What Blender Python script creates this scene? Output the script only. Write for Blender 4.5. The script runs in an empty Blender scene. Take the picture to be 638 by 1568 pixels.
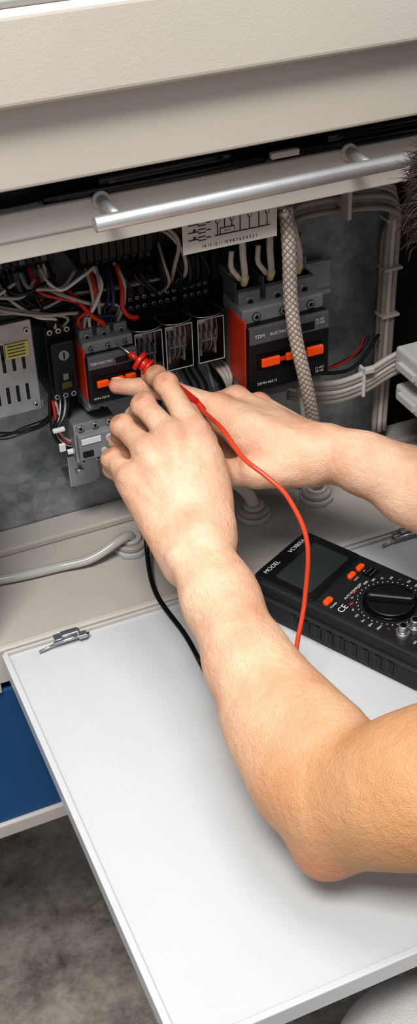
import bpy, bmesh, math, random
import numpy as np
from mathutils import Vector, Matrix, Quaternion
random.seed(4); np.random.seed(4)
COL=bpy.context.collection
# ------------------------------------------------------------------ materials
def lin(h):
    h=h.lstrip('#'); c=[int(h[i:i+2],16)/255 for i in (0,2,4)]
    return tuple((x/12.92 if x<=.04045 else ((x+.055)/1.055)**2.4) for x in c)+(1,)
def mat(name,col,rough=.5,metal=0,var=.06,vscale=40,bump=0,bscale=300,trans=0,ior=1.45,sss=0,coat=0,alpha=1,detail=4):
    m=bpy.data.materials.new(name); m.use_nodes=True; nt=m.node_tree; N=nt.nodes; L=nt.links
    b=N['Principled BSDF']; c=lin(col)
    tc=N.new('ShaderNodeTexCoord')
    nz=N.new('ShaderNodeTexNoise'); nz.inputs['Scale'].default_value=vscale; nz.inputs['Detail'].default_value=detail
    L.new(tc.outputs['Object'],nz.inputs['Vector'])
    rp=N.new('ShaderNodeValToRGB'); rp.color_ramp.elements[0].position=.3; rp.color_ramp.elements[1].position=.7
    rp.color_ramp.elements[0].color=tuple(x*(1-var) for x in c[:3])+(1,)
    rp.color_ramp.elements[1].color=tuple(min(1,x*(1+var)) for x in c[:3])+(1,)
    L.new(nz.outputs['Fac'],rp.inputs['Fac']); L.new(rp.outputs['Color'],b.inputs['Base Color'])
    b.inputs['Roughness'].default_value=rough; b.inputs['Metallic'].default_value=metal
    b.inputs['IOR'].default_value=ior; b.inputs['Transmission Weight'].default_value=trans
    b.inputs['Coat Weight'].default_value=coat; b.inputs['Alpha'].default_value=alpha
    if sss:
        b.inputs['Subsurface Weight'].default_value=sss; b.inputs['Subsurface Radius'].default_value=(1,.35,.2); b.inputs['Subsurface Scale'].default_value=.004
    if bump:
        n2=N.new('ShaderNodeTexNoise'); n2.inputs['Scale'].default_value=bscale; n2.inputs['Detail'].default_value=3
        L.new(tc.outputs['Object'],n2.inputs['Vector'])
        bp=N.new('ShaderNodeBump'); bp.inputs['Strength'].default_value=bump; bp.inputs['Distance'].default_value=.001
        L.new(n2.outputs['Fac'],bp.inputs['Height']); L.new(bp.outputs['Normal'],b.inputs['Normal'])
    return m
M={}
M['cover']=mat('cover_paint','#bcb6ad',.45,0,.03,6,.16,700)
M['frame']=mat('frame_paint','#b6b2ac',.4,0,.04,10,.12,400)
M['door']=mat('door_paint','#babdbf',.30,0,.045,4,.14,260)
M['ledge']=mat('ledge_paint','#aba7a1',.4,0,.06,12,.15,300)
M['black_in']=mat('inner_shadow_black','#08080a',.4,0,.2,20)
M['blue']=mat('blue_paint','#1a4f7d',.45,0,.08,8,.1,200)
M['steel']=mat('brushed_steel','#b9bcc0',.32,.9,.08,30,.1,600)
M['alu']=mat('aluminium_rod','#c0c2c4',.36,.75,.05,60,.1,800)
M['silver']=mat('silver_sheet','#a0a1a1',.4,.6,.12,60,.15,500)
M['brass']=mat('brass','#8f7a4c',.4,.9,.1,50)
M['blk']=mat('black_plastic','#121315',.42,0,.2,60,.2,900)
M['mblk']=mat('meter_plastic','#1b1d20',.5,0,.15,60,.2,900)
M['blk2']=mat('black_gloss','#0a0b0c',.18,0,.1,60)
M['dgrey']=mat('dark_grey_plastic','#54565b',.5,0,.1,80,.2,900)
M['grey']=mat('grey_plastic','#7b7d81',.5,0,.1,80,.2,900)
M['lgrey']=mat('light_grey_plastic','#b0b1b2',.5,0,.06,80)
M['white']=mat('white_plastic','#d6d6d4',.45,0,.04,50)
M['cream']=mat('cream_sleeve','#ddd29a',.5,0,.08,80)
M['org']=mat('orange_plastic','#ea5518',.4,0,.06,80)
M['ored']=mat('orange_red_plastic','#b8371b',.42,0,.08,60)
M['red']=mat('red_rubber','#c42a1c',.35,0,.06,80)
M['rlead']=mat('red_lead','#c4452a',.3,0,.06,60)
M['blead']=mat('black_lead','#101113',.3,0,.1,60)
M['wgrey']=mat('grey_wire','#a39b94',.4,0,.08,50)
M['wwhite']=mat('white_wire','#cac4bc',.4,0,.06,50)
M['wdark']=mat('dark_wire','#16171a',.4,0,.1,50)
M['wred']=mat('red_wire','#bb2b1a',.35,0,.08,50)
M['wblue']=mat('blue_wire','#1d3450',.4,0,.1,50)
M['yel']=mat('yellow_label','#c4bb68',.6,0,.06,60)
M['paper']=mat('label_white','#bdbcb4',.55,0,.04,60)
M['ink']=mat('print_ink','#202022',.6,0,.1,60)
M['lcd']=mat('lcd_glass','#2f3533',.12,0,.08,20)
M['lcdf']=mat('screen_bezel','#17181a',.15,0,.08,20,coat=.5)
M['wprint']=mat('white_print','#d2d2d0',.6,0,.03,60)
M['hose']=mat('clear_hose','#c2c0ba',.15,0,.08,30,trans=.35,ior=1.3)
M['copper']=mat('coil_winding','#2a2829',.45,.0,.2,120)
M['trouser']=mat('light_grey_trousers','#b9b6b3',.9,0,.06,40,.6,700)
M['shirt']=mat('dark_tshirt','#33373d',.9,0,.08,40,.6,700)
M['shoe']=mat('shoe_leather','#2b2a2a',.6,0,.1,40,.3,400)
M['hair']=mat('dark_brown_hair','#2a201a',.42,0,.35,200)
M['ahair']=mat('arm_hair','#a07a5c',.5,0,.2,200)
M['nail']=mat('finger_nail','#e2b3a0',.3,0,.03,60,coat=.2)
M['eye']=mat('eye_white','#e6e2dc',.15,0,.02,60)
M['iris']=mat('iris_brown','#2a1a10',.1,0,.1,60)
M['lip']=mat('lip_skin','#b8705e',.45,0,.05,60)
m=bpy.data.materials.new('clear_polycarbonate'); m.use_nodes=True; nt=m.node_tree; N=nt.nodes; L=nt.links; N.remove(N['Principled BSDF'])
lw=N.new('ShaderNodeFresnel'); lw.inputs['IOR'].default_value=1.3; tr=N.new('ShaderNodeBsdfTransparent'); tr.inputs[0].default_value=(.94,.96,.98,1)
gl=N.new('ShaderNodeBsdfGlossy'); gl.inputs['Roughness'].default_value=.05; ms=N.new('ShaderNodeMixShader')
L.new(lw.outputs[0],ms.inputs[0])
L.new(tr.outputs[0],ms.inputs[1]); L.new(gl.outputs[0],ms.inputs[2]); L.new(ms.outputs[0],N['Material Output'].inputs['Surface']); M['clear']=m
# skin
m=mat('skin','#dfaa8b',.46,0,.10,30,0,650,sss=.12,detail=8); M['skin']=m
nt=m.node_tree; N=nt.nodes; L=nt.links; b=N['Principled BSDF']; tc=[n for n in N if n.type=='TEX_COORD'][0]
for n in nt.nodes:
    if n.type=='VALTORGB':
        n.color_ramp.elements[0].color=lin('#cb9a7e'); n.color_ramp.elements[1].color=lin('#e3bfa4'); rr=n
def mixc(fac,a,col,k):
    mu=N.new('ShaderNodeMath'); mu.operation='MULTIPLY'; mu.inputs[1].default_value=k; L.new(fac,mu.inputs[0])
    mx=N.new('ShaderNodeMix'); mx.data_type='RGBA'; L.new(mu.outputs[0],mx.inputs[0]); L.new(a,mx.inputs[6]); mx.inputs[7].default_value=lin(col); return mx.outputs[2]
at=N.new('ShaderNodeAttribute'); at.attribute_name='tan'; a2=N.new('ShaderNodeAttribute'); a2.attribute_name='flush'
c1=mixc(at.outputs['Fac'],rr.outputs['Color'],'#b3814f',.78)
c1=mixc(a2.outputs['Fac'],c1,'#c0705c',.45)
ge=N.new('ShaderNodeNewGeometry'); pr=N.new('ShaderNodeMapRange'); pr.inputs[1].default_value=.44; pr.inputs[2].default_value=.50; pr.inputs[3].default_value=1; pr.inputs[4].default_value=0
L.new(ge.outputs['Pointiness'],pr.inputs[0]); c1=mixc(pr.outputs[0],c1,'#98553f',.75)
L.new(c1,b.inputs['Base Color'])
vo=N.new('ShaderNodeTexVoronoi'); vo.inputs['Scale'].default_value=520; vo.feature='DISTANCE_TO_EDGE'; L.new(tc.outputs['Object'],vo.inputs['Vector'])
n2=N.new('ShaderNodeTexNoise'); n2.inputs['Scale'].default_value=110; n2.inputs['Detail'].default_value=7; n2.inputs['Roughness'].default_value=.65; L.new(tc.outputs['Object'],n2.inputs['Vector'])
b1=N.new('ShaderNodeBump'); b1.inputs['Strength'].default_value=.7; b1.inputs['Distance'].default_value=.0024; L.new(n2.outputs['Fac'],b1.inputs['Height'])
b2=N.new('ShaderNodeBump'); b2.inputs['Strength'].default_value=.6; b2.inputs['Distance'].default_value=.0008; L.new(vo.outputs['Distance'],b2.inputs['Height']); L.new(b1.outputs['Normal'],b2.inputs['Normal']); L.new(b2.outputs['Normal'],b.inputs['Normal'])
# galvanised sheet
m=bpy.data.materials.new('galvanised_sheet'); m.use_nodes=True; nt=m.node_tree; N=nt.nodes; L=nt.links; b=N['Principled BSDF']
tc=N.new('ShaderNodeTexCoord'); vo=N.new('ShaderNodeTexVoronoi'); vo.inputs['Scale'].default_value=110
nz=N.new('ShaderNodeTexNoise'); nz.inputs['Scale'].default_value=22; nz.inputs['Detail'].default_value=10; nz.inputs['Roughness'].default_value=.65
mx=N.new('ShaderNodeMix'); mx.data_type='FLOAT'; mx.inputs[0].default_value=.86
sp=N.new('ShaderNodeSeparateColor')
L.new(tc.outputs['Object'],vo.inputs['Vector']); L.new(tc.outputs['Object'],nz.inputs['Vector']); L.new(vo.outputs['Color'],sp.inputs[0])
L.new(sp.outputs[0],mx.inputs[2]); L.new(nz.outputs['Fac'],mx.inputs[3])
rp=N.new('ShaderNodeValToRGB'); rp.color_ramp.elements[0].position=.3; rp.color_ramp.elements[1].position=.75
rp.color_ramp.elements[0].color=lin('#757c80'); rp.color_ramp.elements[1].color=lin('#bcc1c3')
L.new(mx.outputs[0],rp.inputs['Fac']); L.new(rp.outputs['Color'],b.inputs['Base Color'])
b.inputs['Metallic'].default_value=.5; b.inputs['Roughness'].default_value=.42; M['galv']=m
# concrete
m=bpy.data.materials.new('concrete_floor'); m.use_nodes=True; nt=m.node_tree; N=nt.nodes; L=nt.links; b=N['Principled BSDF']
tc=N.new('ShaderNodeTexCoord'); nz=N.new('ShaderNodeTexNoise'); nz.inputs['Scale'].default_value=9; nz.inputs['Detail'].default_value=15; nz.inputs['Roughness'].default_value=.8
L.new(tc.outputs['Object'],nz.inputs['Vector'])
rp=N.new('ShaderNodeValToRGB'); rp.color_ramp.elements[0].position=.36; rp.color_ramp.elements[1].position=.64
rp.color_ramp.elements[0].color=lin('#4c4640'); rp.color_ramp.elements[1].color=lin('#aaa299')
L.new(nz.outputs['Fac'],rp.inputs['Fac']); L.new(rp.outputs['Color'],b.inputs['Base Color']); b.inputs['Roughness'].default_value=.8
bp=N.new('ShaderNodeBump'); bp.inputs['Strength'].default_value=.6; bp.inputs['Distance'].default_value=.005
L.new(nz.outputs['Fac'],bp.inputs['Height']); L.new(bp.outputs['Normal'],b.inputs['Normal']); M['conc']=m
M['braid']=mat('braided_sleeve','#8d8177',.45,0,.1,80)
# ------------------------------------------------------------------ mesh builder
def smooth_path(pts,n=8):
    P=[Vector(p) for p in pts]
    if len(P)<3: return [P[0].lerp(P[-1],i/n) for i in range(n+1)]
    out=[]; Q=[P[0]*2-P[1]]+P+[P[-1]*2-P[-2]]
    for i in range(1,len(Q)-2):
        a,b,c,d=Q[i-1],Q[i],Q[i+1],Q[i+2]
        for j in range(n):
            t=j/n
            out.append(.5*((2*b)+(c-a)*t+(2*a-5*b+4*c-d)*t*t+(3*b-a-3*c+d)*t**3))
    out.append(P[-1]); return out
class MB:
    def __init__(s,mx=None): s.bm=bmesh.new(); s.mats=[]; s.mx=mx or Matrix()
    def mi(s,k):
        if k not in s.mats: s.mats.append(k)
        return s.mats.index(k)
    def _merge(s,b2,k,mtx=None,smooth=False):
        i=s.mi(k); me=bpy.data.meshes.new('t')
        for f in b2.faces: f.material_index=i; f.smooth=smooth
        T=s.mx@(mtx or Matrix()); b2.transform(T); b2.to_mesh(me); b2.free(); s.bm.from_mesh(me); bpy.data.meshes.remove(me)
    def box(s,lo,hi,k,bev=.0012,seg=2,rot=None):
        lo=Vector(lo); hi=Vector(hi); c=(lo+hi)/2; d=hi-lo
        b=bmesh.new(); bmesh.ops.create_cube(b,size=1); b.transform(Matrix.Diagonal((abs(d.x),abs(d.y),abs(d.z),1)))
        bev=min(bev,min(abs(d.x),abs(d.y),abs(d.z))*.45)
        if bev>0: bmesh.ops.bevel(b,geom=b.edges[:],offset=bev,segments=seg,profile=.5,affect='EDGES')
        m=Matrix.Translation(c)
        if rot is not None: m=m@rot.to_4x4()
        s._merge(b,k,m)
    def cyl(s,p0,p1,r,k,r2=None,n=20,bev=0):
        p0=Vector(p0); p1=Vector(p1); d=p1-p0
        b=bmesh.new(); bmesh.ops.create_cone(b,cap_ends=True,segments=n,radius1=r,radius2=r if r2 is None else r2,depth=d.length)
        if bev: 
            es=[e for e in b.edges if len(e.link_faces)==2 and any(len(f.verts)>4 for f in e.link_faces)]
            bmesh.ops.bevel(b,geom=es,offset=bev,segments=2,profile=.5,affect='EDGES')
        q=Vector((0,0,1)).rotation_difference(d.normalized())
        i=s.mi(k)
        m=Matrix.Translation((p0+p1)/2)@q.to_matrix().to_4x4()
        for f in b.faces: f.smooth=(len(f.verts)==4)
        me=bpy.data.meshes.new('t')
        for f in b.faces: f.material_index=i
        b.transform(s.mx@m); b.to_mesh(me); b.free(); s.bm.from_mesh(me); bpy.data.meshes.remove(me)
    def sph(s,c,r,k,sc=(1,1,1),rot=None):
        b=bmesh.new(); bmesh.ops.create_uvsphere(b,u_segments=20,v_segments=12,radius=r)
        m=Matrix.Translation(c)
        if rot is not None: m=m@rot.to_4x4()
        s._merge(b,k,m@Matrix.Diagonal((sc[0],sc[1],sc[2],1)),True)
    def tube(s,pts,r,k,n=10,sub=8,rfun=None,twist=None):
        P=smooth_path(pts,sub); b=bmesh.new(); rings=[]; up=None
        for i,p in enumerate(P):
            t=(P[min(i+1,len(P)-1)]-P[max(i-1,0)]).normalized()
            if up is None:
                up=Vector((0,0,1)) if abs(t.z)<.9 else Vector((1,0,0))
            up=(up-t*up.dot(t)).normalized(); sd=t.cross(up)
            rr=r*(rfun(i/(len(P)-1)) if rfun else 1)
            rings.append([b.verts.new(p+(up*math.cos(a)+sd*math.sin(a))*rr) for a in [2*math.pi*j/n for j in range(n)]])
        for A,B in zip(rings,rings[1:]):
            for j in range(n): b.faces.new((A[j],A[(j+1)%n],B[(j+1)%n],B[j]))
        b.faces.new(rings[0][::-1]); b.faces.new(rings[-1])
        bmesh.ops.recalc_face_normals(b,faces=b.faces[:])
        s._merge(b,k,None,True)
    def out(s,name,parent=None):
        me=bpy.data.meshes.new(name); s.bm.to_mesh(me); s.bm.free()
        for k in s.mats: me.materials.append(M[k])
        o=bpy.data.objects.new(name,me); COL.objects.link(o)
        if parent: o.parent=parent
        return o
def empty(name,loc=(0,0,0)):
    o=bpy.data.objects.new(name,None); o.empty_display_size=.05; COL.objects.link(o); return o
def text(s,loc,size,k,rot,parent,name,ext=.00004,align='CENTER'):
    c=bpy.data.curves.new(name,'FONT'); c.body=s; c.size=size; c.extrude=ext; c.align_x=align; c.align_y='CENTER'
    o=bpy.data.objects.new(name,c); COL.objects.link(o); o.data.materials.append(M[k])
    o.matrix_world=Matrix.Translation(loc)@rot.to_4x4(); o.parent=parent; return o
FRONT=Matrix.Rotation(math.pi/2,3,'X')   # text facing -y
# ------------------------------------------------------------------ room
b=MB(); b.box((-3,-3,-.64),(3,2.2,-.60),'conc',0); b.out('floor')
m=mat('wall_plaster','#8d8b88',.9,0,.06,4); M['wall']=m
b=MB(); b.box((-3,1.6,-.6),(3,1.66,2.6),'wall',0); b.out('wall_back')
# ------------------------------------------------------------------ cabinet
cab=empty('electrical_cabinet')
b=MB(); b.box((-.34,.160,-.002),(.262,.163,.46),'galv',.0004)
b.box((.2622,.150,-.002),(.265,.163,.46),'galv',.0004)
b.out('mounting_panel',cab)
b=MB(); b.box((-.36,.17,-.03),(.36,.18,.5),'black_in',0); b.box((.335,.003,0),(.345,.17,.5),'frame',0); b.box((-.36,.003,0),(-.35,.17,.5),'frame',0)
b.out('inner_walls',cab)
b=MB(); b.box((-.36,.004,-.02),(.36,.17,-.0),'ledge',.001)
b.box((-.36,.128,0),(.36,.1595,.008),'ledge',.002)
b.box((-.36,-.0005,-.035),(.36,.0065,.0035),'frame',.0015)
b.out('bottom_ledge',cab)
b=MB()
b.box((-.5,-.002,.367),(.5,.010,.388),'frame',.002); b.box((-.5,.0,.352),(.5,.004,.368),'frame',.001)
b.box((-.5,-.002,-.045),(-.205,.012,.40),'frame',.002); b.box((.335,-.002,-.045),(.5,.012,.40),'frame',.002)
b.out('opening_frame',cab)
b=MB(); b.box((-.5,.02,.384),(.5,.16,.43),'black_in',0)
for x in (-.24,-.02,.16):
    b.tube([(x-.09,.004,.391),(x+.02,.0,.392),(x+.08,.004,.391)],.0035,'blk2')
    b.tube([(x-.05,.0,.399),(x+.05,.0,.400)],.004,'blk2')
b.box((.062,-.006,.392),(.085,-.001,.397),'frame',.001)
b.out('rubber_gasket',cab)
b=MB()
b.box((-.55,-.030,.414),(.6,-.004,.60),'cover',.003,3)
b.box((-.55,-.048,.472),(.6,-.028,.529),'cover',.0045,4)
b.box((-.55,-.040,.529),(.6,.16,.534),'wall',.001)
b.out('upper_cover',cab)
b=MB(); 
b.cyl((-.088,-.04,.385),(.155,-.04,.3873),.0056,'alu',n=28,bev=.0008)
for x in (-.07,.128):
    b.cyl((x,-.04,.386),(x,.002,.386),.0040,'alu',n=20); b.cyl((x,-.004,.386),(x,-.001,.386),.0065,'frame',n=20)
b.out('support_rod',cab)
b=MB()
b.box((-.6,.003,-.215),(.6,.5,-.046),'blue',.002); b.box((-.6,-.001,-.232),(.6,.5,-.214),'frame',.002)
b.box((-.6,.0,-.046),(-.20,.5,-.036),'frame',.001); b.box((.20,.0,-.046),(.6,.5,-.036),'frame',.001)
b.box((-.36,.18,-.05),(.36,.5,.52),'frame',0)
for x in (-.5,.5): b.cyl((x,.4,-.6),(x,.4,-.232),.03,'blk')
b.out('machine_base',cab)
# door (folded down) ---------------------------------------------------
b=MB()
b.box((-.195,-.400,-.014),(.33,-.003,-.002),'door',.0015)
b.box((-.1955,-.4005,-.016),(-.190,-.003,.0012),'door',.001)
b.box((-.1955,-.4005,-.016),(.3305,-.395,.0012),'door',.001)
b.box((.3255,-.4005,-.016),(.3305,-.003,.0012),'door',.001)
b.box((-.1935,-.0045,-.010),(.329,-.0015,.002),'frame',.0008)
b.out('cabinet_door')
def latch(x,name):
    b=MB()
    b.box((x-.010,-.010,-.001),(x+.014,-.001,.004),'steel',.001)
    b.box((x-.004,-.011,.004),(x+.012,-.004,.008),'steel',.001)
    b.cyl((x-.012,-.013,.004),(x+.02,-.013,.004),.0016,'steel'); b.cyl((x-.026,-.014,.001),(x-.008,-.012,.003),.0011,'steel')
    b.box((x+.010,-.016,.002),(x+.018,-.009,.006),'steel',.001)
    b.out(name)
latch(-.139,'door_catch'); latch(.20,'door_catch')
# ------------------------------------------------------------------ DIN rails + dark duct backing
b=MB()
for z in (.205,.300):
    b.box((-.20,.150,z-.0175),(.20,.154,z+.0175),'steel',.0005); b.box((-.20,.148,z+.012),(.20,.151,z+.0175),'steel',.0005); b.box((-.20,.148,z-.0175),(.20,.151,z-.012),'steel',.0005)
b.box((-.086,.118,.068),(-.056,.121,.10),'steel',.001); b.box((-.086,.118,.066),(-.060,.150,.069),'steel',.001); b.cyl((-.076,.113,.082),(-.076,.118,.082),.004,'steel')
b.out('din_rail')
b=MB()
b.box((-.02,.125,.245),(.148,.1590,.275),'blk',.001)  # duct-shaped black backing, added to make the interior dark
for i in range(17):
    x=-.018+i*.01; b.box((x,.112,.247),(x+.006,.127,.273),'blk',.0006)
b.box((-.035,.135,.238),(.148,.1590,.345),'blk',.001)  # plain black sheet standing in for shade behind the wires
b.out('dark_backing_duct')
# ------------------------------------------------------------------ contactors
def screw(b,p,r,ax=(0,-1,0),k='steel'):
    p=Vector(p); a=Vector(ax); b.cyl(p,p+a*.0016,r,k,n=18,bev=.0003)
    b.cyl(p+a*.0014,p+a*.0019,r*.55,'blk',n=6)
def contactor(name,x0,x1,z0,z1,yf,sc,lab,seed):
    w=x1-x0; cx=(x0+x1)/2; e=empty(name); b=MB(); yb=.150; zm0=z0+.022*sc; zm1=z1-.022*sc
    b.box((x0,yf+.042*sc,z0),(x1,yb,z1),'blk',.002)                       # base
    b.box((x0+.001,yf+.024*sc,z0+.003),(x1-.001,yb-.02,z1-.004),'dgrey',.0015)     # mid tier
    b.box((x0+.0005,yf+.010*sc,zm0-.010*sc),(x1-.0005,yb-.03,zm1+.010*sc),'grey',.0015)
    b.box((x0,yf,zm0),(x1,yf+.030*sc,zm1),'blk',.0018)                # front block
    b.box((x0-.0008,yf+.006,zm0+.001),(x0+.0015,yf+.032*sc,zm1+.004),'ored',.0008) # red side panel
    b.box((x0+.001,yf-.0006,zm1-.012*sc),(x1-.001,yf+.004,zm1+.001),'dgrey',.0008)
    zc=(zm0+zm1)/2-.002
    b.box((cx-w*.40,yf-.0018,zc-.006*sc),(cx+w*.40,yf+.001,zc+.006*sc),'blk2',.0008)
    b.box((cx-w*.36,yf-.0042,zc-.0032*sc),(cx-w*.14,yf-.001,zc+.0032*sc),'org',.0008)
    b.box((cx-w*.06,yf-.0042,zc-.0022*sc),(cx+w*.16,yf-.001,zc+.0034*sc),'org',.0008)
    b.box((cx+w*.20,yf-.0048,zc-.0032*sc),(cx+w*.40,yf-.001,zc+.0036*sc),'org',.0008)
    b.box((cx-w*.17,yf-.0035,zc-.0015*sc),(cx+w*.2,yf-.001,zc+.0015*sc),'ored',.0004)
    b.box((cx+w*.05,yf-.001,zm1-.010*sc),(cx+w*.30,yf,zm1-.004*sc),'blk',.0003)
    for i in range(3):
        x=x0+w*(i+.5)/3
        for (zz,sg) in ((z1,1),(z0,-1)):
            b.box((x-w*.13,yf+.020*sc,zz-sg*.019*sc),(x+w*.13,yf+.034*sc,zz-sg*.004),'grey',.001)
            screw(b,(x,yf+.020*sc,zz-sg*.011*sc),w*.065)
            b.box((x-w*.09,yf+.034*sc,zz-sg*.004),(x+w*.09,yf+.052*sc,zz+sg*.0006),'blk2',.0005)
        b.box((x-w*.155,yf+.022*sc,z1-.018*sc),(x-w*.14,yf+.050*sc,z1+.004*sc),'dgrey',.0006)
        b.cyl((x,yf+.009*sc,zm1+.004*sc),(x,yf+.0095*sc+.001,zm1+.004*sc),w*.05,'blk2')
        screw(b,(x,yf+.010*sc,zm1+.004*sc),w*.045,k='grey'); screw(b,(x,yf+.010*sc,zm0-.004*sc),w*.045,k='grey')
    for x in (x0+w*.12,x1-w*.12):
        b.box((x-w*.1,yf+.034*sc,z1-.008),(x+w*.1,yf+.060*sc,z1+.006*sc),'grey',.001); screw(b,(x,yf+.046*sc,z1+.006*sc),w*.05,(0,0,1))
    b.out('housing',e)
    text('TDM',(x0+w*.13,yf-.0008,zm1-.006*sc),.0036*sc,'wprint',FRONT,e,'label_text')
    text('ELECTRIC',(x0+w*.36,yf-.0008,zm1-.006*sc),.0030*sc,'wprint',FRONT,e,'label_text_b')
    text(lab,(x0+w*.22,yf-.0002,zm0+.006*sc),.0029*sc,'wprint',FRONT,e,'type_text')
    text('21 H3\n13 HO',(x1-w*.13,yf-.0008,zm1-.005*sc),.0026*sc,'wprint',FRONT,e,'mark_text')
    text('14 HO\n22 H3',(x1-w*.12,yf-.0002,zm0+.006*sc),.0026*sc,'wprint',FRONT,e,'mark_text_low')
    return e
contactor('contactor',.067,.1455,.135,.252,.050,1.25,'23MH-46512',1)
contactor('contactor',-.0705,-.0245,.153,.240,.075,.95,'KMH-22510',2)
# ------------------------------------------------------------------ plug-in relays
def relay(x,z):
    e=empty('plug_in_relay'); b=MB()
    b.box((x-.0135,.122,z-.036),(x+.0135,.150,z+.042),'blk',.0012)
    for j in range(4):
        xx=x-.0098+j*.0065
        for zz in (z+.0375,z+.029): 
            b.cyl((xx,.1215,zz),(xx,.118,zz),.0026,'blk',n=12); screw(b,(xx,.119,zz),.0019)
        screw(b,(xx,.121,z-.031),.002)
    b.box((x-.012,.114,z-.026),(x+.012,.123,z+.020),'blk',.001)
    b.cyl((x-.006,.100,z-.013),(x+.006,.100,z-.013),.0050,'copper',n=20); b.box((x-.008,.093,z-.0195),(x-.006,.107,z-.006),'wprint',.0004); b.box((x+.006,.093,z-.0195),(x+.008,.107,z-.006),'wprint',.0004)
    b.box((x-.0085,.091,z-.0045),(x+.0085,.113,z-.0025),'lgrey',.0004)
    for j in range(4):
        b.box((x-.0090+j*.005,.098,z+.003),(x-.0078+j*.005,.112,z+.0175),'lgrey',.0003); b.box((x-.0092+j*.005,.0905,z-.001),(x-.0070+j*.005,.093,z+.005),'lgrey',.0003)
        b.tube([(x-.0080+j*.005,.0905,z+.016),(x-.0078+j*.005,.0895,z+.004),(x-.0070+j*.0045,.092,z-.010),(x-.006+j*.004,.1,z-.02)],.0006,'lgrey',6)
    b.box((x-.0105,.089,z+.015),(x-.004,.092,z+.0185),'wprint',.0003)
    for sx in (-1,1):
        for (ya,yb2) in ((.0855,.087),): b.box((x+sx*.0122-.0004,ya,z-.022),(x+sx*.0122+.0004,yb2,z+.020),'lgrey',.0002)
    b.box((x-.0122,.0855,z+.0194),(x+.0122,.087,z+.0204),'lgrey',.0002); b.box((x-.0122,.0855,z-.0224),(x+.0122,.087,z-.0216),'lgrey',.0002)
    b.tube([(x-.0125,.113,z+.0205),(x-.0135,.090,z+.0225),(x,.084,z+.0225),(x+.0135,.090,z+.0225),(x+.0125,.113,z+.0205)],.0006,'steel',6)
    b.out('socket_and_coil',e)
    b=MB(); t=.0008; x0,x1,y0,y1,z0,z1=x-.0122,x+.0122,.086,.114,z-.022,z+.020
    b.box((x0,y0,z0),(x1,y0+t,z1),'clear',.0003); b.box((x0,y0,z0),(x0+t,y1,z1),'clear',.0003); b.box((x1-t,y0,z0),(x1,y1,z1),'clear',.0003)
    b.box((x0,y0,z1-t),(x1,y1,z1),'clear',.0003); b.box((x0,y0,z0),(x1,y1,z0+t),'clear',.0003)
    b.out('clear_cover',e)
for i,(x,z) in enumerate([(-.0105,.205),(.0175,.205),(.0475,.205)]): relay(x,z)
# ------------------------------------------------------------------ power supply
e=empty('power_supply'); b=MB()
b.box((-.178,.100,.168),(-.107,.150,.254),'silver',.001)
for r in range(2):
    for i in range(7):
        x=-.170+i*.0085; z=.180+r*.030
        b.box((x,.0994,z),(x+.003,.101,z+.016),'black_in',.0008)
for i in range(5): b.box((-.150+i*.007,.0994,.222),(-.147+i*.007,.101,.236),'black_in',.0008)
b.box((-.132,.0988,.222),(-.112,.1,.236),'yel',.0002); 
for j in range(4): b.box((-.130,.0985,.2245+j*.003),(-.115,.0989,.2252+j*.003),'ink',0)
b.box((-.178,.105,.254),(-.107,.148,.262),'blk',.001)
for i in range(6): screw(b,(-.170+i*.011,.125,.262),.003,(0,0,1))
b.box((-.107,.1,.170),(-.1055,.15,.176),'silver',.0004)
screw(b,(-.112,.1,.245),.0025); screw(b,(-.112,.1,.174),.0025)
b.out('perforated_case',e)
e=empty('timer_relay'); b=MB()
b.box((-.0975,.100,.172),(-.0735,.150,.243),'blk',.0015); b.box((-.096,.090,.183),(-.075,.102,.232),'blk',.0015)
b.box((-.092,.0885,.186),(-.079,.091,.205),'clear',.0008); b.box((-.090,.0895,.188),(-.081,.0905,.194),'brass',.0005); b.box((-.088,.0895,.196),(-.083,.0903,.202),'steel',.0005)
b.cyl((-.0855,.0885,.220),(-.0855,.091,.220),.0045,'grey'); b.box((-.0862,.088,.217),(-.0848,.0888,.223),'blk',0)
for x in (-.093,-.0855,-.078):
    screw(b,(x,.0995,.2385),.0026); screw(b,(x,.0995,.1765),.0026)
b.out('relay_body',e)
e=empty('overload_relay'); b=MB()
b.box((-.084,.092,.108),(-.045,.150,.148),'silver',.0015); b.box((-.0825,.084,.114),(-.0465,.094,.140),'grey',.0015)
b.box((-.080,.0832,.131),(-.062,.085,.137),'wprint',.0004); b.cyl((-.054,.0845,.133),(-.054,.081,.133),.004,'lgrey'); b.box((-.080,.083,.118),(-.070,.085,.124),'blk',.0006)
b.cyl((-.060,.0845,.121),(-.060,.0815,.121),.0032,'lgrey'); b.cyl((-.0515,.0845,.121),(-.0515,.0815,.121),.0032,'blk')
for x in (-.078,-.0645,-.051):
    screw(b,(x,.091,.1445),.003); screw(b,(x,.0915,.1105),.0028)
b.out('relay_body',e)
def tblock(name,x0,x1,z0,z1,yf,n,k='dgrey'):
    e=empty(name); b=MB(); w=(x1-x0)/n
    for i in range(n):
        x=x0+i*w
        b.box((x+.0002,yf+.006,z0),(x+w-.0002,.150,z1),k,.0006); b.box((x+.0004,yf,z0+.008),(x+w-.0004,yf+.008,z1-.006),'blk' if i%3 else k,.0006)
        b.box((x+w*.2,yf+.004,z1-.0055),(x+w*.8,yf+.0065,z1-.001),'blk2',.0002)
        b.box((x+w*.2,yf+.004,z0+.001),(x+w*.8,yf+.0065,z0+.006),'blk2',.0002)
        b.box((x+w*.2,yf+.009,z1-.0003),(x+w*.8,yf+.018,z1+.0006),'steel',.0002)
    b.out('terminals',e)
tblock('terminal_block',-.165,-.078,.290,.322,.108,14,'dgrey')
tblock('terminal_block',-.060,.004,.284,.314,.100,10,'blk')
tblock('terminal_block',.006,.050,.286,.312,.112,6,'blk')
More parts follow.
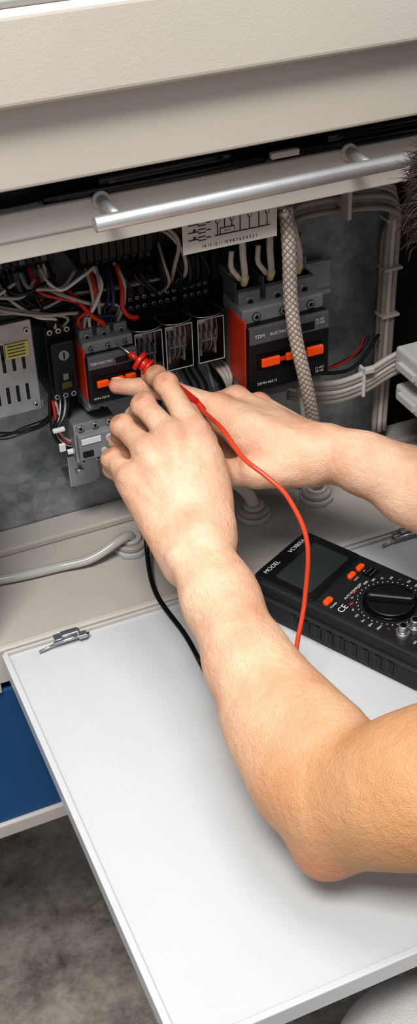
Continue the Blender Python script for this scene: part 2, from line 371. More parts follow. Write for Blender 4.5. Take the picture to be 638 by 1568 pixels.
# schematic label plate
e=empty('wiring_diagram_plate'); b=MB()
b.box((-.001,.0195,.320),(.079,.0207,.362),'paper',.0004)
def ln(x0,z0,x1,z1,w=.0003): b.box((min(x0,x1)-w,.0190,min(z0,z1)-w),(max(x0,x1)+w,.0196,max(z0,z1)+w),'ink',0)
for i in range(4):
    z=.331+i*.006; ln(.004,z,.008,z); ln(.0095,z,.012,z); ln(.008,z,.0095,z+.002) ; ln(.012,z-.0015,.018,z-.0013,.0002); ln(.012,z+.0013,.018,z+.0015,.0002); ln(.019,z,.022,z)
ln(.026,.331,.072,.331)
for i,x in enumerate((.028,.034,.040,.047,.055,.063,.070)):
    ln(x,.331,x,.352)
    if i%2==0: b.box((x-.0015,.0188,.341),(x+.0015,.0194,.346),'ink',0); b.box((x-.0010,.0186,.3416),(x+.0010,.0190,.3454),'paper',0)
b.box((.030,.0188,.3315),(.042,.0192,.3365),'ink',0); b.box((.0305,.0186,.332),(.0415,.0189,.336),'paper',0)
b.out('plate',e)
text('A11',(.036,.0184,.334),.0034,'ink',FRONT,e,'plate_text'); text('14 13 12 11 10 9 8 7 6 5 4 3 2 1',(.038,.0188,.3245),.0036,'ink',FRONT,e,'plate_numbers')
text('N L1',(.034,.0188,.355),.0030,'ink',FRONT,e,'plate_text_a'); text('N L1 L2 L3',(.060,.0188,.355),.0030,'ink',FRONT,e,'plate_text_b')
# ------------------------------------------------------------------ wires
R=random.uniform
b=MB()
lower=[(-.063,.098,.238),(-.048,.098,.238),(-.033,.098,.238),(-.093,.098,.242),(-.0855,.098,.242),(-.078,.098,.242)]
for i,x in enumerate([-.150,-.138,-.126,-.116,-.108,-.100,-.092,-.084,-.145,-.120,-.104,-.088]):
    e0=lower[(i*5+i//6)%6]; k=['wgrey','wdark','wwhite','wdark','wdark','wred','wgrey','wdark','wgrey','wdark','wdark','wwhite'][i]; z0=.290
    b.tube([(x,.112,z0+.004),(x+.002,.100+R(-.004,.004),z0-.012),((x+e0[0])/2,.090+R(-.006,.008),.266+R(-.006,.004)),(e0[0]+R(-.003,.003),.094,.252),(e0[0]+R(-.003,.003),e0[1]+.004,e0[2]-.003)],.0015,k)
for i,x in enumerate([-.055,-.049,-.043,-.036,-.030,-.023,-.016,-.010,-.052,-.046]):
    k=['wgrey','wwhite','wdark','wblue','wgrey','wdark','wdark','wdark','wred','wgrey'][i]
    tx=[-.063,-.058,-.048,-.044,-.033,-.012,.0,.012,-.066,-.050][i]; tz=.238 if (i<5 or i>7) else .246; ty=.098 if (i<5 or i>7) else .120
    b.tube([(x,.104,.286),(x+R(-.003,.003),.090,.276),((x+tx)/2+R(-.004,.004),.086+R(-.004,.006),.262),(tx+R(-.003,.003),ty-.008,.250),(tx,ty,tz-.002)],.0016,k)
b.tube([(-.029,.100,.285),(-.030,.088,.270),(-.033,.082,.256),(-.028,.080,.247),(-.020,.084,.243),(-.020,.094,.236)],.0020,'wred')
b.tube([(-.076,.105,.276),(-.068,.090,.266),(-.060,.084,.254),(-.050,.085,.244),(-.048,.094,.236)],.0020,'wred')
b.tube([(-.094,.110,.285),(-.096,.098,.262),(-.092,.098,.246)],.0018,'wred')
for i in range(20):
    x=-.165+i*.0090; h=R(.004,.014); k=random.choice(['wgrey','wwhite','wdark','wgrey','wdark'])
    b.tube([(x,.115,.318),(x+R(0,.004),.100,.322+h*.3),(x+.006,.098,.325+h),(x+.016+R(0,.01),.120,.332+h),(x+.03,.15,.35)],.0015,k)
for i in range(5):
    x=-.160+i*.017
    b.tube([(x,.108,.292),(x+.002,.096,.284+R(-.003,.003)),(x+.012,.092,.279+R(-.004,.004)),(x+.03,.094,.281+R(-.004,.004)),(x+.045,.104,.286)],.0016,['wwhite','wgrey','wdark','wgrey'][i%4])
for i in range(7):
    x=.008+i*.0065; k=['wdark','wgrey','wdark','wdark','wblue','wdark','wdark'][i]
    b.tube([(x,.116,.290),(x+R(-.002,.003),.100,.278),(x+.004+R(-.003,.003),.098,.262),(x+R(-.004,.004),.108,.250),(x,.120,.243)],.0015,k)
b.tube([(-.002,.105,.314),(.010,.090,.316),(.022,.088,.300),(.020,.095,.275),(.022,.110,.255)],.0018,'wgrey')
b.tube([(.004,.105,.310),(.014,.092,.308),(.026,.090,.290),(.030,.095,.268),(.027,.112,.252)],.0018,'wgrey')
b.tube([(.028,.09,.322),(.036,.08,.310),(.055,.08,.306),(.068,.09,.314)],.0011,'wred')
for i in range(9):
    z=.268+R(-.004,.004); y=.104+R(-.008,.012)
    b.tube([(-.185,y,z+.010),(-.14,y,z+R(-.002,.003)),(-.10,y-.004,z-.004),(-.07,y,z+R(-.004,.002)),(-.03,y+.004,z-.004),(.01,y+.008,z-.006)],.0013,['wgrey','wwhite','wdark','wdark','wdark','wdark','wdark','wdark','wgrey'][i])
b.tube([(-.035,.098,.236),(-.040,.090,.246),(-.060,.088,.251),(-.075,.097,.256)],.0013,'wblue')
b.out('control_wiring')
b=MB()
for i in range(10):
    k=['wdark','wred','wgrey','wblue','wdark','wwhite','wdark','wgrey','wdark','wdark'][i]; o=R(-.004,.004)
    b.tube([(-.098+i*.002,.105,.176),(-.100+o+i*.0012,.100,.158),(-.098+o,.104+o,.138),(-.090+o,.106,.122+o),(-.078+o,.108,.116+o),(-.066,.118,.112)],.0014,k)
for i in range(6):
    b.tube([(-.19,.13,.16+i*.003),(-.15,.12,.142+R(-.006,.006)),(-.12,.118,.140+R(-.004,.004)),(-.10,.11,.150+R(-.004,.004)),(-.098+i*.002,.11,.168)],.0007,'wdark')
for i in range(5):
    b.tube([(-.060,.09,.110),(-.058+i*.002,.084,.100+o),(-.048+i*.003,.09,.094),(-.03,.12,.096)],.0012,['wwhite','wgrey','cream','wdark','wgrey'][i])
b.box((-.101,.096,.142),(-.090,.1,.1455),'white',.0008); b.box((-.096,.101,.118),(-.090,.104,.126),'white',.0008); b.box((-.089,.1,.114),(-.082,.104,.118),'white',.0008)
b.out('lower_wire_harness')
b=MB()
for i in range(12):
    x=-.018+i*.0068; k=['wgrey','wdark','wdark','wdark','wgrey','wdark'][i%6]
    b.tube([(x,.119,.175),(x+R(-.002,.002),.108,.166),(x+.004,.104,.152),(x+.010,.112,.135),(x+.02,.14,.12)],.0015,k)
for i in range(3): b.tube([(.055+i*.004,.125,.17),(.058+i*.004,.09,.165),(.063,.085,.150),(.07,.1,.135)],.0022,'wgrey')
b.out('relay_wiring')
b=MB()
for i,(x,xt) in enumerate([(.079,.074),(.104,.100),(.131,.122)]):
    b.tube([(x,.086,.251),(x-.001,.080,.262),(x-.004,.076,.278),(xt+.002,.084,.300),(xt,.11,.325),(xt,.13,.36)],.0030,'wwhite')
    b.tube([(x+.0005,.086,.250),(x,.081,.259)],.0035,'cream')
    b.tube([(x-.012,.082,.285),(x-.014,.079,.272),(x-.008,.080,.262),(x-.004,.085,.256)],.0024,'wwhite')
b.tube([(.079,.080,.137),(.080,.074,.125),(.086,.08,.10),(.1,.12,.07)],.0033,'wwhite')
b.tube([(.131,.080,.137),(.132,.074,.125),(.136,.08,.10),(.14,.12,.07)],.0033,'wwhite')
b.out('contactor_supply_wires')
# braided cable
e=empty('braided_cable'); b=MB()
path=[(.0895,.040,.352),(.0912,.030,.337),(.0930,.026,.300),(.0945,.026,.262),(.1005,.028,.222),(.112,.031,.175),(.1235,.038,.132),(.142,.060,.07),(.154,.082,.012)]
b.tube(path,.0056,'wwhite',16,10)
P=smooth_path(path,24); n=len(P)
for s_ in (1,-1):
    for ph in range(7):
        pts=[]; up=Vector((1,0,0)); L_=0
        for i in range(0,n,2):
            t=(P[min(i+1,n-1)]-P[max(i-1,0)]).normalized(); u_=(up-t*up.dot(t)).normalized(); v_=t.cross(u_)
            if i>0: L_+=(P[i]-P[i-2]).length
            a=s_*L_/.0068+ph*2*math.pi/7
            pts.append(P[i]+(u_*math.cos(a)+v_*math.sin(a))*.0057)
        b.tube(pts,.00045,'braid',5,3)
b.out('sleeve',e)
b=MB(); b.cyl((.0895,.042,.354),(.0912,.0305,.336),.0078,'brass',n=6); b.cyl((.091,.032,.340),(.0915,.029,.331),.0066,'steel'); b.cyl((.087,.060,.366),(.0895,.042,.352),.0062,'brass')
b.cyl((.101,.03,.343),(.112,.034,.346),.0042,'steel'); b.sph((.098,.034,.345),.005,'brass')
b.out('fitting',e)
# right-hand cable bundles
b=MB()
for i in range(5):
    z=.312-i*.0058; y=.10+ (i%2)*.006
    b.tube([(.112,.07,z+.008),(.141,y,z+.004),(.19,y+.01,z-.002),(.232,y+.012,z-.009),(.250+i*.002,.125,z-.028),(.2515+(i%3)*.0055,.135+(i//3)*.006,.24),(.252+(i%3)*.0055,.137+(i//3)*.006,.18),(.252+(i%3)*.0055,.137+(i//3)*.006,.12),(.25+(i%3)*.006,.137,.02)],.0028,['wgrey','wwhite','wgrey','wgrey','wgrey'][i])
for z in (.255,.205,.155): b.box((.248,.130,z),(.268,.146,z+.003),'wwhite',.0008)
b.box((.185,.095,.283),(.189,.120,.316),'wwhite',.0008)
b.out('cable_bundle')
b=MB()
for i in range(5):
    z=.113-i*.0052
    b.tube([(.140,.12,z+.010),(.165,.112,z+.002),(.190,.108,z-.001),(.222,.112,z+.0),(.25,.112,z+.010),(.285,.10,z+.028),(.33,.09,z+.05)],.0029,['wwhite','wgrey','wwhite','wgrey','wgrey'][i])
b.tube([(.15,.13,.118),(.19,.12,.123),(.22,.13,.125),(.235,.14,.135)],.0012,'wred'); b.tube([(.15,.13,.112),(.19,.125,.120),(.225,.135,.122),(.24,.14,.135)],.0016,'wblue')
b.tube([(.17,.12,.12),(.2,.115,.118),(.22,.118,.124),(.245,.13,.14)],.0018,'wdark')
b.box((.216,.106,.088),(.219,.118,.120),'white',.001); b.box((.216,.102,.116),(.226,.108,.122),'white',.001)
b.out('cable_bundle')
b=MB()
b.cyl((.187,.159,.075),(.187,.148,.075),.007,'steel',n=6); b.cyl((.187,.15,.075),(.187,.138,.075),.0035,'steel'); b.out('panel_bolt')
def wbox(x,y,z,h,name):
    e=empty(name); b=MB()
    b.box((x,y,z),(x+.075,y+.05,z+h),'white',.003); b.box((x+.006,y-.008,z+.004),(x+.07,y+.002,z+h*.6),'white',.002)
    for i in range(4):
        b.box((x+.010+i*.015,y-.010,z+.006),(x+.020+i*.015,y-.007,z+h*.5),'lgrey',.001); b.cyl((x+.015+i*.015,y+.02,z+h),(x+.015+i*.015,y+.02,z+h+.002),.004,'lgrey')
    b.box((x-.004,y+.01,z+.006),(x+.002,y+.04,z+.014),'white',.001)
    b.out('connector_body',e)
wbox(.246,.050,.116,.026,'terminal_connector'); wbox(.250,.052,.080,.018,'terminal_connector')
# ------------------------------------------------------------------ cable glands on ledge
def gland(x,y,name,k,pts,r):
    e=empty(name); b=MB()
    b.cyl((x,y,0),(x,y,.006),.0175,'lgrey',n=8,bev=.001); b.cyl((x,y,.006),(x,y,.012),.0150,'wgrey',n=24,bev=.0015); b.cyl((x,y,.012),(x,y,.016),.0105,'lgrey',n=24,bev=.001)
    b.out('gland_nut',e); b=MB(); b.tube(pts,r,k,14); b.out('cable',e)
gland(.085,.083,'cable_gland','wwhite',[(.085,.083,.002),(.083,.086,.022),(.070,.095,.038),(.050,.105,.042),(.03,.125,.05),(.02,.14,.09)],.0062)
gland(.154,.083,'cable_gland','wwhite',[(.154,.083,.002),(.150,.088,.022),(.132,.10,.036),(.10,.115,.044),(.07,.13,.06),(.05,.14,.1)],.0068)
gland(-.042,.087,'cable_gland','hose',[(-.042,.087,.002),(-.043,.084,.018),(-.055,.080,.020),(-.085,.078,.010),(-.115,.084,.006),(-.160,.088,.006),(-.22,.10,.006),(-.30,.12,.006)],.0046)
b=MB(); b.tube([(.06,.14,.10),(.05,.13,.05),(.072,.115,.045),(.10,.12,.06),(.11,.14,.10)],.0022,'wdark'); b.tube([(.06,.14,.09),(.055,.125,.055),(.08,.11,.05),(.11,.12,.07)],.0018,'wblue'); b.out('loose_wires')
# ------------------------------------------------------------------ multimeter
ang=math.radians(27.7); MM=Matrix.Translation((.105,-.098,-.001))@Matrix.Rotation(ang,4,'Z')
e=empty('multimeter'); RM=Matrix.Rotation(ang,3,'Z')
def roundslab(b,w,l,r,z0,z1,k,cx=0,cy=0,bev=.002,rb=None):
    bb=bmesh.new(); vs=[]
    for (sx,sy,a0) in ((1,1,0),(-1,1,90),(-1,-1,180),(1,-1,270)):
        for j in range(7):
            a=math.radians(a0+j*15); vs.append(bb.verts.new((cx+sx*(w/2-r)+r*math.cos(a),cy+sy*(l/2-r)+r*math.sin(a),z0)))
    f=bb.faces.new(vs); ex=bmesh.ops.extrude_face_region(bb,geom=[f])
    top=[g for g in ex['geom'] if isinstance(g,bmesh.types.BMVert)]
    for v in top: v.co.z=z1
    bmesh.ops.recalc_face_normals(bb,faces=bb.faces[:])
    if bev:
        es=[ed for ed in bb.edges if abs(ed.verts[0].co.z-ed.verts[1].co.z)<1e-6]
        bmesh.ops.bevel(bb,geom=es,offset=bev,segments=3,profile=.5,affect='EDGES')
    i=b.mi(k)
    for f in bb.faces: f.material_index=i; f.smooth=False
    me=bpy.data.meshes.new('t'); bb.transform(b.mx); bb.to_mesh(me); bb.free(); b.bm.from_mesh(me); bpy.data.meshes.remove(me)
b=MB(MM)
roundslab(b,.093,.192,.016,0,.022,'mblk',bev=.004)
roundslab(b,.086,.185,.013,.018,.0345,'mblk',bev=.004)
roundslab(b,.080,.178,.010,.030,.0352,'mblk',bev=.0005)
for sgn in (-1,1):
    for j in range(9): b.box((sgn*.0455-.0018,-.06+j*.012,.005),(sgn*.0455+.0018,-.053+j*.012,.020),'blk2',.001)
roundslab(b,.078,.062,.006,.0348,.0366,'lcdf',0,.0575,.0006)
roundslab(b,.060,.038,.003,.0364,.0370,'lcd',-.001,.0535,.0002)
for (x,y) in ((.010,.0195),(.0235,.0195)): roundslab(b,.0095,.0052,.0022,.035,.0385,'org',x,y,.0008)
roundslab(b,.0105,.0060,.0026,.035,.0385,'org',-.031,.0165,.0008)
for i in range(40):
    a=2*math.pi*i/40; r=.0275 if i%2 else .0283
    if 245<math.degrees(a)<295: continue
    c=Vector((math.cos(a)*r,-.026+math.sin(a)*r,.0353)); b.box(c-Vector((.0004,.0004,.0002)),c+Vector((.0004,.0004,.0003)),'wprint',0)
b.cyl((0,-.026,.034),(0,-.026,.0375),.0235,'blk2',n=48,bev=.0006); b.cyl((0,-.026,.0375),(0,-.026,.0392),.0205,'blk',n=48,bev=.001)
b.box((-.0048,-.046,.0385),(.0048,-.006,.0465),'blk',.0028,3,Matrix.Rotation(math.radians(28),3,'Z'))
for (x,y) in ((-.029,-.056),(-.017,-.060)):
    b.cyl((x,y,.034),(x,y,.040),.0058,'steel',n=28,bev=.0006); b.cyl((x,y,.040),(x,y,.047),.0042,'steel',n=28,bev=.0006); b.cyl((x,y,.0468),(x,y,.0473),.0026,'blk2')
for (x,k) in ((-.03,'blk2'),(-.010,'blk2'),(.010,'blk2'),(.03,'red')):
    b.cyl((x,-.078,.034),(x,-.078,.0372),.0072,k,n=28,bev=.0006); b.cyl((x,-.078,.0371),(x,-.078,.0376),.0035,'steel')
b.box((.018,.004,.0351),(.031,.014,.0362),'blk2',.0006)
for j in range(4):
    for i2 in range(2): b.cyl((.0205+j*.0028,.007+i2*.0045,.036),(.0205+j*.0028,.007+i2*.0045,.0364),.0009,'steel',n=8)
b.out('meter_body',e)
def mt(s,x,y,size,k='wprint',a=0,nm='meter_text'):
    text(s,MM@Vector((x,y,.0354)),size,k,RM@Matrix.Rotation(a,3,'Z'),e,nm)
text('MODEL',MM@Vector((-.022,.0822,.0367)),.0062,'wprint',RM,e,'meter_model_text'); text('VC9805A',MM@Vector((.016,.0822,.0367)),.0058,'wprint',RM,e,'meter_model_text_b')
mt('POWER',-.031,.0105,.0026); mt('HOLD',.010,.0145,.0024); mt('B/L',.0235,.0145,.0024); mt('CE',-.030,.002,.0085); mt('AUTO POWER OFF',-.006,.0075,.0030)
labs=['OFF','2M','200K','20K','2K','200','V~','750','200','20','2','V-','1000','200','20','2','200m','20A','2','200m','20m','2m','hFE','nF','20u','2u']
for i,s_ in enumerate(labs):
    a=math.radians(100-i*360/26)
    if -130<(100-i*360/26+180)%360-180<-50: continue
    mt(s_,.0335*math.cos(a),-.026+.0325*math.sin(a),.0030,'wprint' if i%6 else 'org')
mt('COM',-.010,-.0675,.0028); mt('V',.030,-.0675,.0032); mt('20A',-.030,-.0685,.0028)
# ------------------------------------------------------------------ test leads + probe
e=empty('test_lead_red'); b=MB()
p0=Vector((-.028,.060,.214)); p1=Vector((.006,.024,.184)); d=(p1-p0).normalized()
b.cyl(p0-d*.026,p0,.0010,'steel'); b.cyl(p0-d*.012,p0-d*.002,.0026,'red',n=16); b.cyl(p0-d*.003,p0+d*.001,.0088,'red',n=28,bev=.0008); b.cyl(p0+d*.001,p0+d*.006,.0058,'red',n=24,bev=.0008)
b.cyl(p0+d*.006,p0+d*.009,.0078,'red',n=28,bev=.0008); b.cyl(p0+d*.009,p1,.0052,'red',r2=.0040,n=24); b.cyl(p1,p1+d*.010,.0034,'red',r2=.0026,n=18)
b.out('probe',e); b=MB()
b.tube([p1+d*.004,(.006,.010,.184),(.004,-.035,.192),(.0025,-.0767,.1905),(.0125,-.099,.183),(.0223,-.1163,.1706),(.0268,-.1388,.1432),(.0169,-.1553,.1006),(-.0004,-.1755,.0663),(-.008,-.20,.03),(-.015,-.24,.004),(.0,-.30,.0035),(.08,-.29,.0035),(.155,-.275,.0035),(.20,-.22,.010),(.175,-.165,.045),(.166,-.150,.040)],.0019,'rlead',12,10)
b.out('lead',e)
e=empty('test_lead_black'); b=MB()
b.tube([(-.020,.020,.125),(-.030,.062,.06),(-.035,.062,.020),(-.047,.012,.006),(-.043,-.048,.001),(-.045,-.09,.001),(-.05,-.17,.001),(-.03,-.27,.001),(.06,-.305,.001),(.14,-.29,.001),(.18,-.24,.010),(.155,-.19,.045),(.142,-.168,.040)],.0023,'blead',12,10)
b.out('lead',e)
# ------------------------------------------------------------------ SDF bodies
class Field:
    def __init__(s,lo,hi,h):
        s.lo=np.array(lo,float); s.h=h; s.n=np.ceil((np.array(hi)-s.lo)/h).astype(int)+1
        s.A=np.full(s.n,1.0,np.float32); s.B=np.full(s.n,1.0,np.float32); s.J=[]; s.tan=None
    def _reg(s,mn,mx):
        i0=np.maximum(np.floor((mn-s.lo)/s.h).astype(int),0); i1=np.minimum(np.ceil((mx-s.lo)/s.h).astype(int)+1,s.n)
        if (i1<=i0).any(): return None
        ax=[s.lo[i]+s.h*np.arange(i0[i],i1[i]) for i in range(3)]
        X,Y,Z=np.meshgrid(*ax,indexing='ij'); return tuple(slice(a,c) for a,c in zip(i0,i1)),np.stack([X,Y,Z],-1)
    def _comb(s,T,sl,d,k,sub=False):
        F=T[sl]
        if sub:
            d=-d; hh=np.clip(.5-.5*(F-d)/k,0,1); T[sl]=F*(1-hh)+d*hh+k*hh*(1-hh)
        else:
            hh=np.clip(.5+.5*(F-d)/k,0,1); T[sl]=F*(1-hh)+d*hh-k*hh*(1-hh)
    def cap(s,a,b,ra,rb,k=.01,n=None,fl=1.0,T='A',sub=False):
        a=np.array(a,float); b=np.array(b,float); r=max(ra,rb)*1.0; m=r+k+4*s.h
        g=s._reg(np.minimum(a,b)-m,np.maximum(a,b)+m)
        if g is None: return
        sl,P=g; ab=b-a; L2=max(ab@ab,1e-12); t=np.clip(((P-a)@ab)/L2,0,1)[...,None]
        v=P-(a+t*ab)
        if n is not None:
            n=np.array(n,float); n/=np.linalg.norm(n); c=(v@n)[...,None]; v=v+n*c*(fl-1)
        d=np.sqrt((v*v).sum(-1))-(ra+(rb-ra)*t[...,0])
        s._comb(s.A if T=='A' else s.B,sl,d.astype(np.float32),k,sub)
    def chain(s,pts,k=.01,n=None,fl=1.0,T='A'):
        for (a,ra),(b,rb) in zip(pts,pts[1:]): s.cap(a,b,ra,rb,k,n,fl,T)
    def ell(s,c,R,axes,k=.01,T='A',sub=False):
        c=np.array(c,float); R=np.array(R,float); r=R.max(); m=r+k+4*s.h; g=s._reg(c-m,c+m)
        if g is None: return
        sl,P=g; Q=(P-c)@np.array(axes,float).T
        k0=np.sqrt(((Q/R)**2).sum(-1)); k1=np.sqrt(((Q/R**2)**2).sum(-1))+1e-9
        s._comb(s.A if T=='A' else s.B,sl,(k0*(k0-1)/k1).astype(np.float32),k,sub)
    def mesh(s,name,mats,parent,kf=.007,iters=1):
        hh=np.clip(.5+.5*(s.A-s.B)/kf,0,1); F=s.A*(1-hh)+s.B*hh-kf*hh*(1-hh)
        ins=F<0; c=[(i,j,k) for i in (0,1) for j in (0,1) for k in (0,1)]
        n=np.array(F.shape)-1
        cnt=sum(ins[i:i+n[0],j:j+n[1],k:k+n[2]].astype(np.int8) for i,j,k in c)
        act=(cnt>0)&(cnt<8); idx=np.full(act.shape,-1,np.int64); A=np.argwhere(act); idx[act]=np.arange(len(A))
        vals=np.stack([F[A[:,0]+i,A[:,1]+j,A[:,2]+k] for i,j,k in c],1); cc=np.array(c,float)
        acc=np.zeros((len(A),3)); ct=np.zeros(len(A))
        for p in range(8):
            for q in range(p+1,8):
                if abs(cc[p]-cc[q]).sum()!=1: continue
                cr=(vals[:,p]<0)!=(vals[:,q]<0); t=np.where(cr,vals[:,p]/np.where(cr,vals[:,p]-vals[:,q],1),0)
                acc+=np.where(cr[:,None],cc[p]+t[:,None]*(cc[q]-cc[p]),0); ct+=cr
        V=s.lo+s.h*(A+acc/ct[:,None]); faces=[]
        for ax in range(3):
            o=[1 if i==ax else 0 for i in range(3)]
            a=ins[:ins.shape[0]-o[0],:ins.shape[1]-o[1],:ins.shape[2]-o[2]]; b2=ins[o[0]:,o[1]:,o[2]:]
            E=np.argwhere(a!=b2); sg=a[E[:,0],E[:,1],E[:,2]]
            u,v=[(1,2),(2,0),(0,1)][ax]; ok=(E[:,u]>0)&(E[:,v]>0)&(E[:,u]<n[u])&(E[:,v]<n[v]); E=E[ok]; sg=sg[ok]
            du=np.zeros(3,int); du[u]=1; dv=np.zeros(3,int); dv[v]=1
            g=lambda X: idx[X[:,0],X[:,1],X[:,2]]
            q=np.stack([g(E-du-dv),g(E-dv),g(E),g(E-du)],1); q[~sg]=q[~sg][:,::-1]; faces.append(q)
        Fc=np.concatenate(faces); Fc=Fc[(Fc>=0).all(1)]
        me=bpy.data.meshes.new(name); me.from_pydata(V.tolist(),[],Fc.tolist()); me.update()
        me.polygons.foreach_set('use_smooth',[True]*len(me.polygons))
        fl=np.zeros(len(V))
        for (p,r) in s.J: fl=np.maximum(fl,np.exp(-((V-p)**2).sum(1)/r**2))
        at=me.attributes.new('flush','FLOAT','POINT'); at.data.foreach_set('value',fl.astype(np.float32))
        tv=np.zeros(len(V))
        if s.tan: 
            a,b=s.tan; a=np.array(a);b=np.array(b); t=np.clip(((V-a)@(b-a))/((b-a)@(b-a)),0,1); tv=t*t*(3-2*t)
        at=me.attributes.new('tan','FLOAT','POINT'); at.data.foreach_set('value',tv.astype(np.float32))
        for k in mats: me.materials.append(M[k])
        o=bpy.data.objects.new(name,me); COL.objects.link(o); o.parent=parent
        sm=o.modifiers.new('smooth','SMOOTH'); sm.factor=.5; sm.iterations=iters
        s.V=V; return o
V3=lambda *a: np.array(a,float)/1000
person=empty('person')
nails=MB()
def finger(F,pts,rad,lat,nail=True):
    P=[np.array(p,float) for p in pts]
    F.chain(list(zip(P,rad)),k=.003,T='B')
    l0=np.array(lat,float); F.J.append((P[3],rad[3]*1.5))
    for j,sw in ((1,1.0),(2,.98)):
        dd=P[j+1]-P[j-1]; dd/=np.linalg.norm(dd); l=l0-dd*(l0@dd); l/=np.linalg.norm(l); up=np.cross(l,dd)
        F.cap(P[j]+l*rad[j]*.16+up*rad[j]*.12,P[j]-l*rad[j]*.16+up*rad[j]*.12,rad[j]*sw,rad[j]*sw,.003,T='B')
        F.J.append((P[j]+up*rad[j],rad[j]*.95))
        for q in (-1.5,0,1.5):
            c=P[j]+dd*q*.0017+up*rad[j]*1.12
            F.cap(c+l*rad[j]*.55,c-l*rad[j]*.55,.0010,.0010,.0012,T='B',sub=True)
    if nail:
        d=P[3]-P[2]; d/=np.linalg.norm(d); l=l0-d*(l0@d); l/=np.linalg.norm(l); up=np.cross(l,d)
        c=P[3]+up*rad[3]*.84-d*.001
        R3=Matrix((l,d,up)).transposed()
        nails.sph(c,1,'nail',(rad[3]*.70,rad[3]*.92,rad[3]*.22),R3)
# ---- left arm
F=Field((-.125,-.46,.012),(.118,.085,.242),.0013)
W=V3(-49,-104,139)
n=np.array([-.28,-.46,.84])
iM,mMc,rM,pM=V3(-15,-22,188),V3(-35,-22,189),V3(-56,-23,182),V3(-75,-30,166)
F.tan=(V3(-50,-150,120),V3(-10,-380,90))
F.chain([(V3(-44,-325,78),.036),(V3(-48,-305,80),.0380),(V3(-52,-257,89),.0335),(V3(-53,-204,104),.0290),(V3(-50,-148,121),.0258),(W,.0240)],k=.02,n=n,fl=1.06)
F.chain([(V3(-40,-330,78),.039),(V3(-20,-350,101),.043),(V3(0,-363,114),.0465),(V3(48,-386,146),.052),(V3(100,-409,178),.054)],k=.018)
F.cap(V3(-62,-338,52),V3(-50,-330,62),.017,.026,.018)      # olecranon
F.J.append((V3(-66,-345,45),.03))
F.cap(V3(-34,-285,100),V3(-43,-235,106),.028,.021,.02)     # brachioradialis bulge
F.cap(V3(-68,-290,80),V3(-66,-240,90),.021,.019,.02)       # extensor mass
F.cap(V3(-69,-112,142),V3(-67,-120,138),.0085,.008,.010)     # ulna head
for m_,r in ((iM,.0115),(mMc,.0120),(rM,.0114),(pM,.0102)):
    F.cap(W-n*.002+(m_-V3(-45,-25,180))*.45,m_-n*.002,.0130,r,.010)
    F.cap(W-n*.008+(m_-V3(-45,-25,180))*.5,m_-n*.011,.0150,.0115,.012)
    F.cap(W*.45+m_*.55+n*.0092,m_+n*.0030,.0020,r*.78,.0035)  # tendon
    F.cap(m_+n*.0040,m_+n*.0040,r*.80,r*.80,.004)            # knuckle
    F.J.append((m_+n*r,.009))
F.cap(V3(-30,-84,140),V3(-6,-35,152),.0165,.0130,.014)
F.cap(V3(-22,-62,152),V3(-12,-34,168),.014,.012,.014)
lat=pM-iM
finger(F,[iM,V3(-20,24,209),V3(-21,43,207),V3(-23,56,202)],[.0108,.0090,.0080,.0070],-lat)
finger(F,[mMc,V3(-43,17,199),V3(-46,31,181),V3(-41,25,163)],[.0110,.0092,.0082,.0072],-lat)
finger(F,[rM,V3(-64,13,187),V3(-64,24,166),V3(-58,18,149)],[.0104,.0088,.0079,.0070],-lat)
finger(F,[pM,V3(-79,0,167),V3(-76,11,150),V3(-67,6,136)],[.0094,.0079,.0071,.0063],-lat)
finger(F,[V3(-22,-66,146),V3(-5,-34,152),V3(0,-4,163),V3(-4,18,181)],[.014,.0125,.0108,.0090],V3(-5,5,9),True)
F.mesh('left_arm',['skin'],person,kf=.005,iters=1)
hv=F.V; 
# ---- right arm
F=Field((-.07,-.30,.07),(.325,.085,.215),.0014)
W=V3(97,-44,150)
iM,mMc,rM,pM=V3(25,20,176),V3(46,33,171),V3(68,34,158),V3(83,24,142)
F.tan=(V3(130,-90,140),V3(300,-250,110))
a=iM-W; c=pM-W; n=np.cross(c,a); n/=np.linalg.norm(n)
if n[2]<0: n=-n
F.chain([(W,.0235),(V3(116,-72,147),.0255),(V3(148,-103,136),.0300),(V3(190,-155,121),.037),(V3(250,-228,102),.042),(V3(266,-240,105),.042)],k=.02,n=n,fl=1.12)
F.chain([(V3(262,-238,102),.042),(V3(300,-228,140),.045)],k=.02)
F.cap(V3(103,-30,154),V3(108,-40,152),.009,.009,.010)
F.cap(V3(135,-108,128),V3(185,-160,112),.018,.026,.02)
F.cap(V3(118,-82,166),V3(90,-30,166),.0045,.004,.006); F.cap(V3(120,-95,158),V3(92,-55,155),.0045,.004,.006)
cM=(iM+mMc+rM+pM)/4
for m_,r in ((iM,.0113),(mMc,.0118),(rM,.0112),(pM,.0100)):
    F.cap(W-n*.002+(m_-cM)*.45,m_-n*.002,.0130,r,.010)
    F.cap(W-n*.008+(m_-cM)*.5,m_-n*.010,.0150,.0115,.012)
    F.cap(W*.45+m_*.55+n*.0090,m_+n*.0026,.0022,r*.78,.004)
    F.cap(m_+n*.0032,m_+n*.0032,r*.80,r*.80,.004)
    F.J.append((m_+n*r,.009))
F.cap(V3(75,-44,140),V3(36,-36,142),.0175,.0135,.014)
F.cap(V3(62,-30,146),V3(38,-8,156),.0165,.013,.014)
lat=pM-iM
finger(F,[iM,V3(-7,46,187),V3(-29,58,190),V3(-49,66,193)],[.0108,.0088,.0080,.0069],lat)
finger(F,[mMc,V3(14,60,157),V3(10,53,134),V3(22,38,125)],[.0110,.0092,.0083,.0072],lat)
finger(F,[rM,V3(38,56,141),V3(35,46,120),V3(46,32,114)],[.0103,.0088,.0080,.0070],lat)
finger(F,[pM,V3(56,46,121),V3(56,36,106),V3(64,24,103)],[.0094,.0080,.0072,.0064],lat)
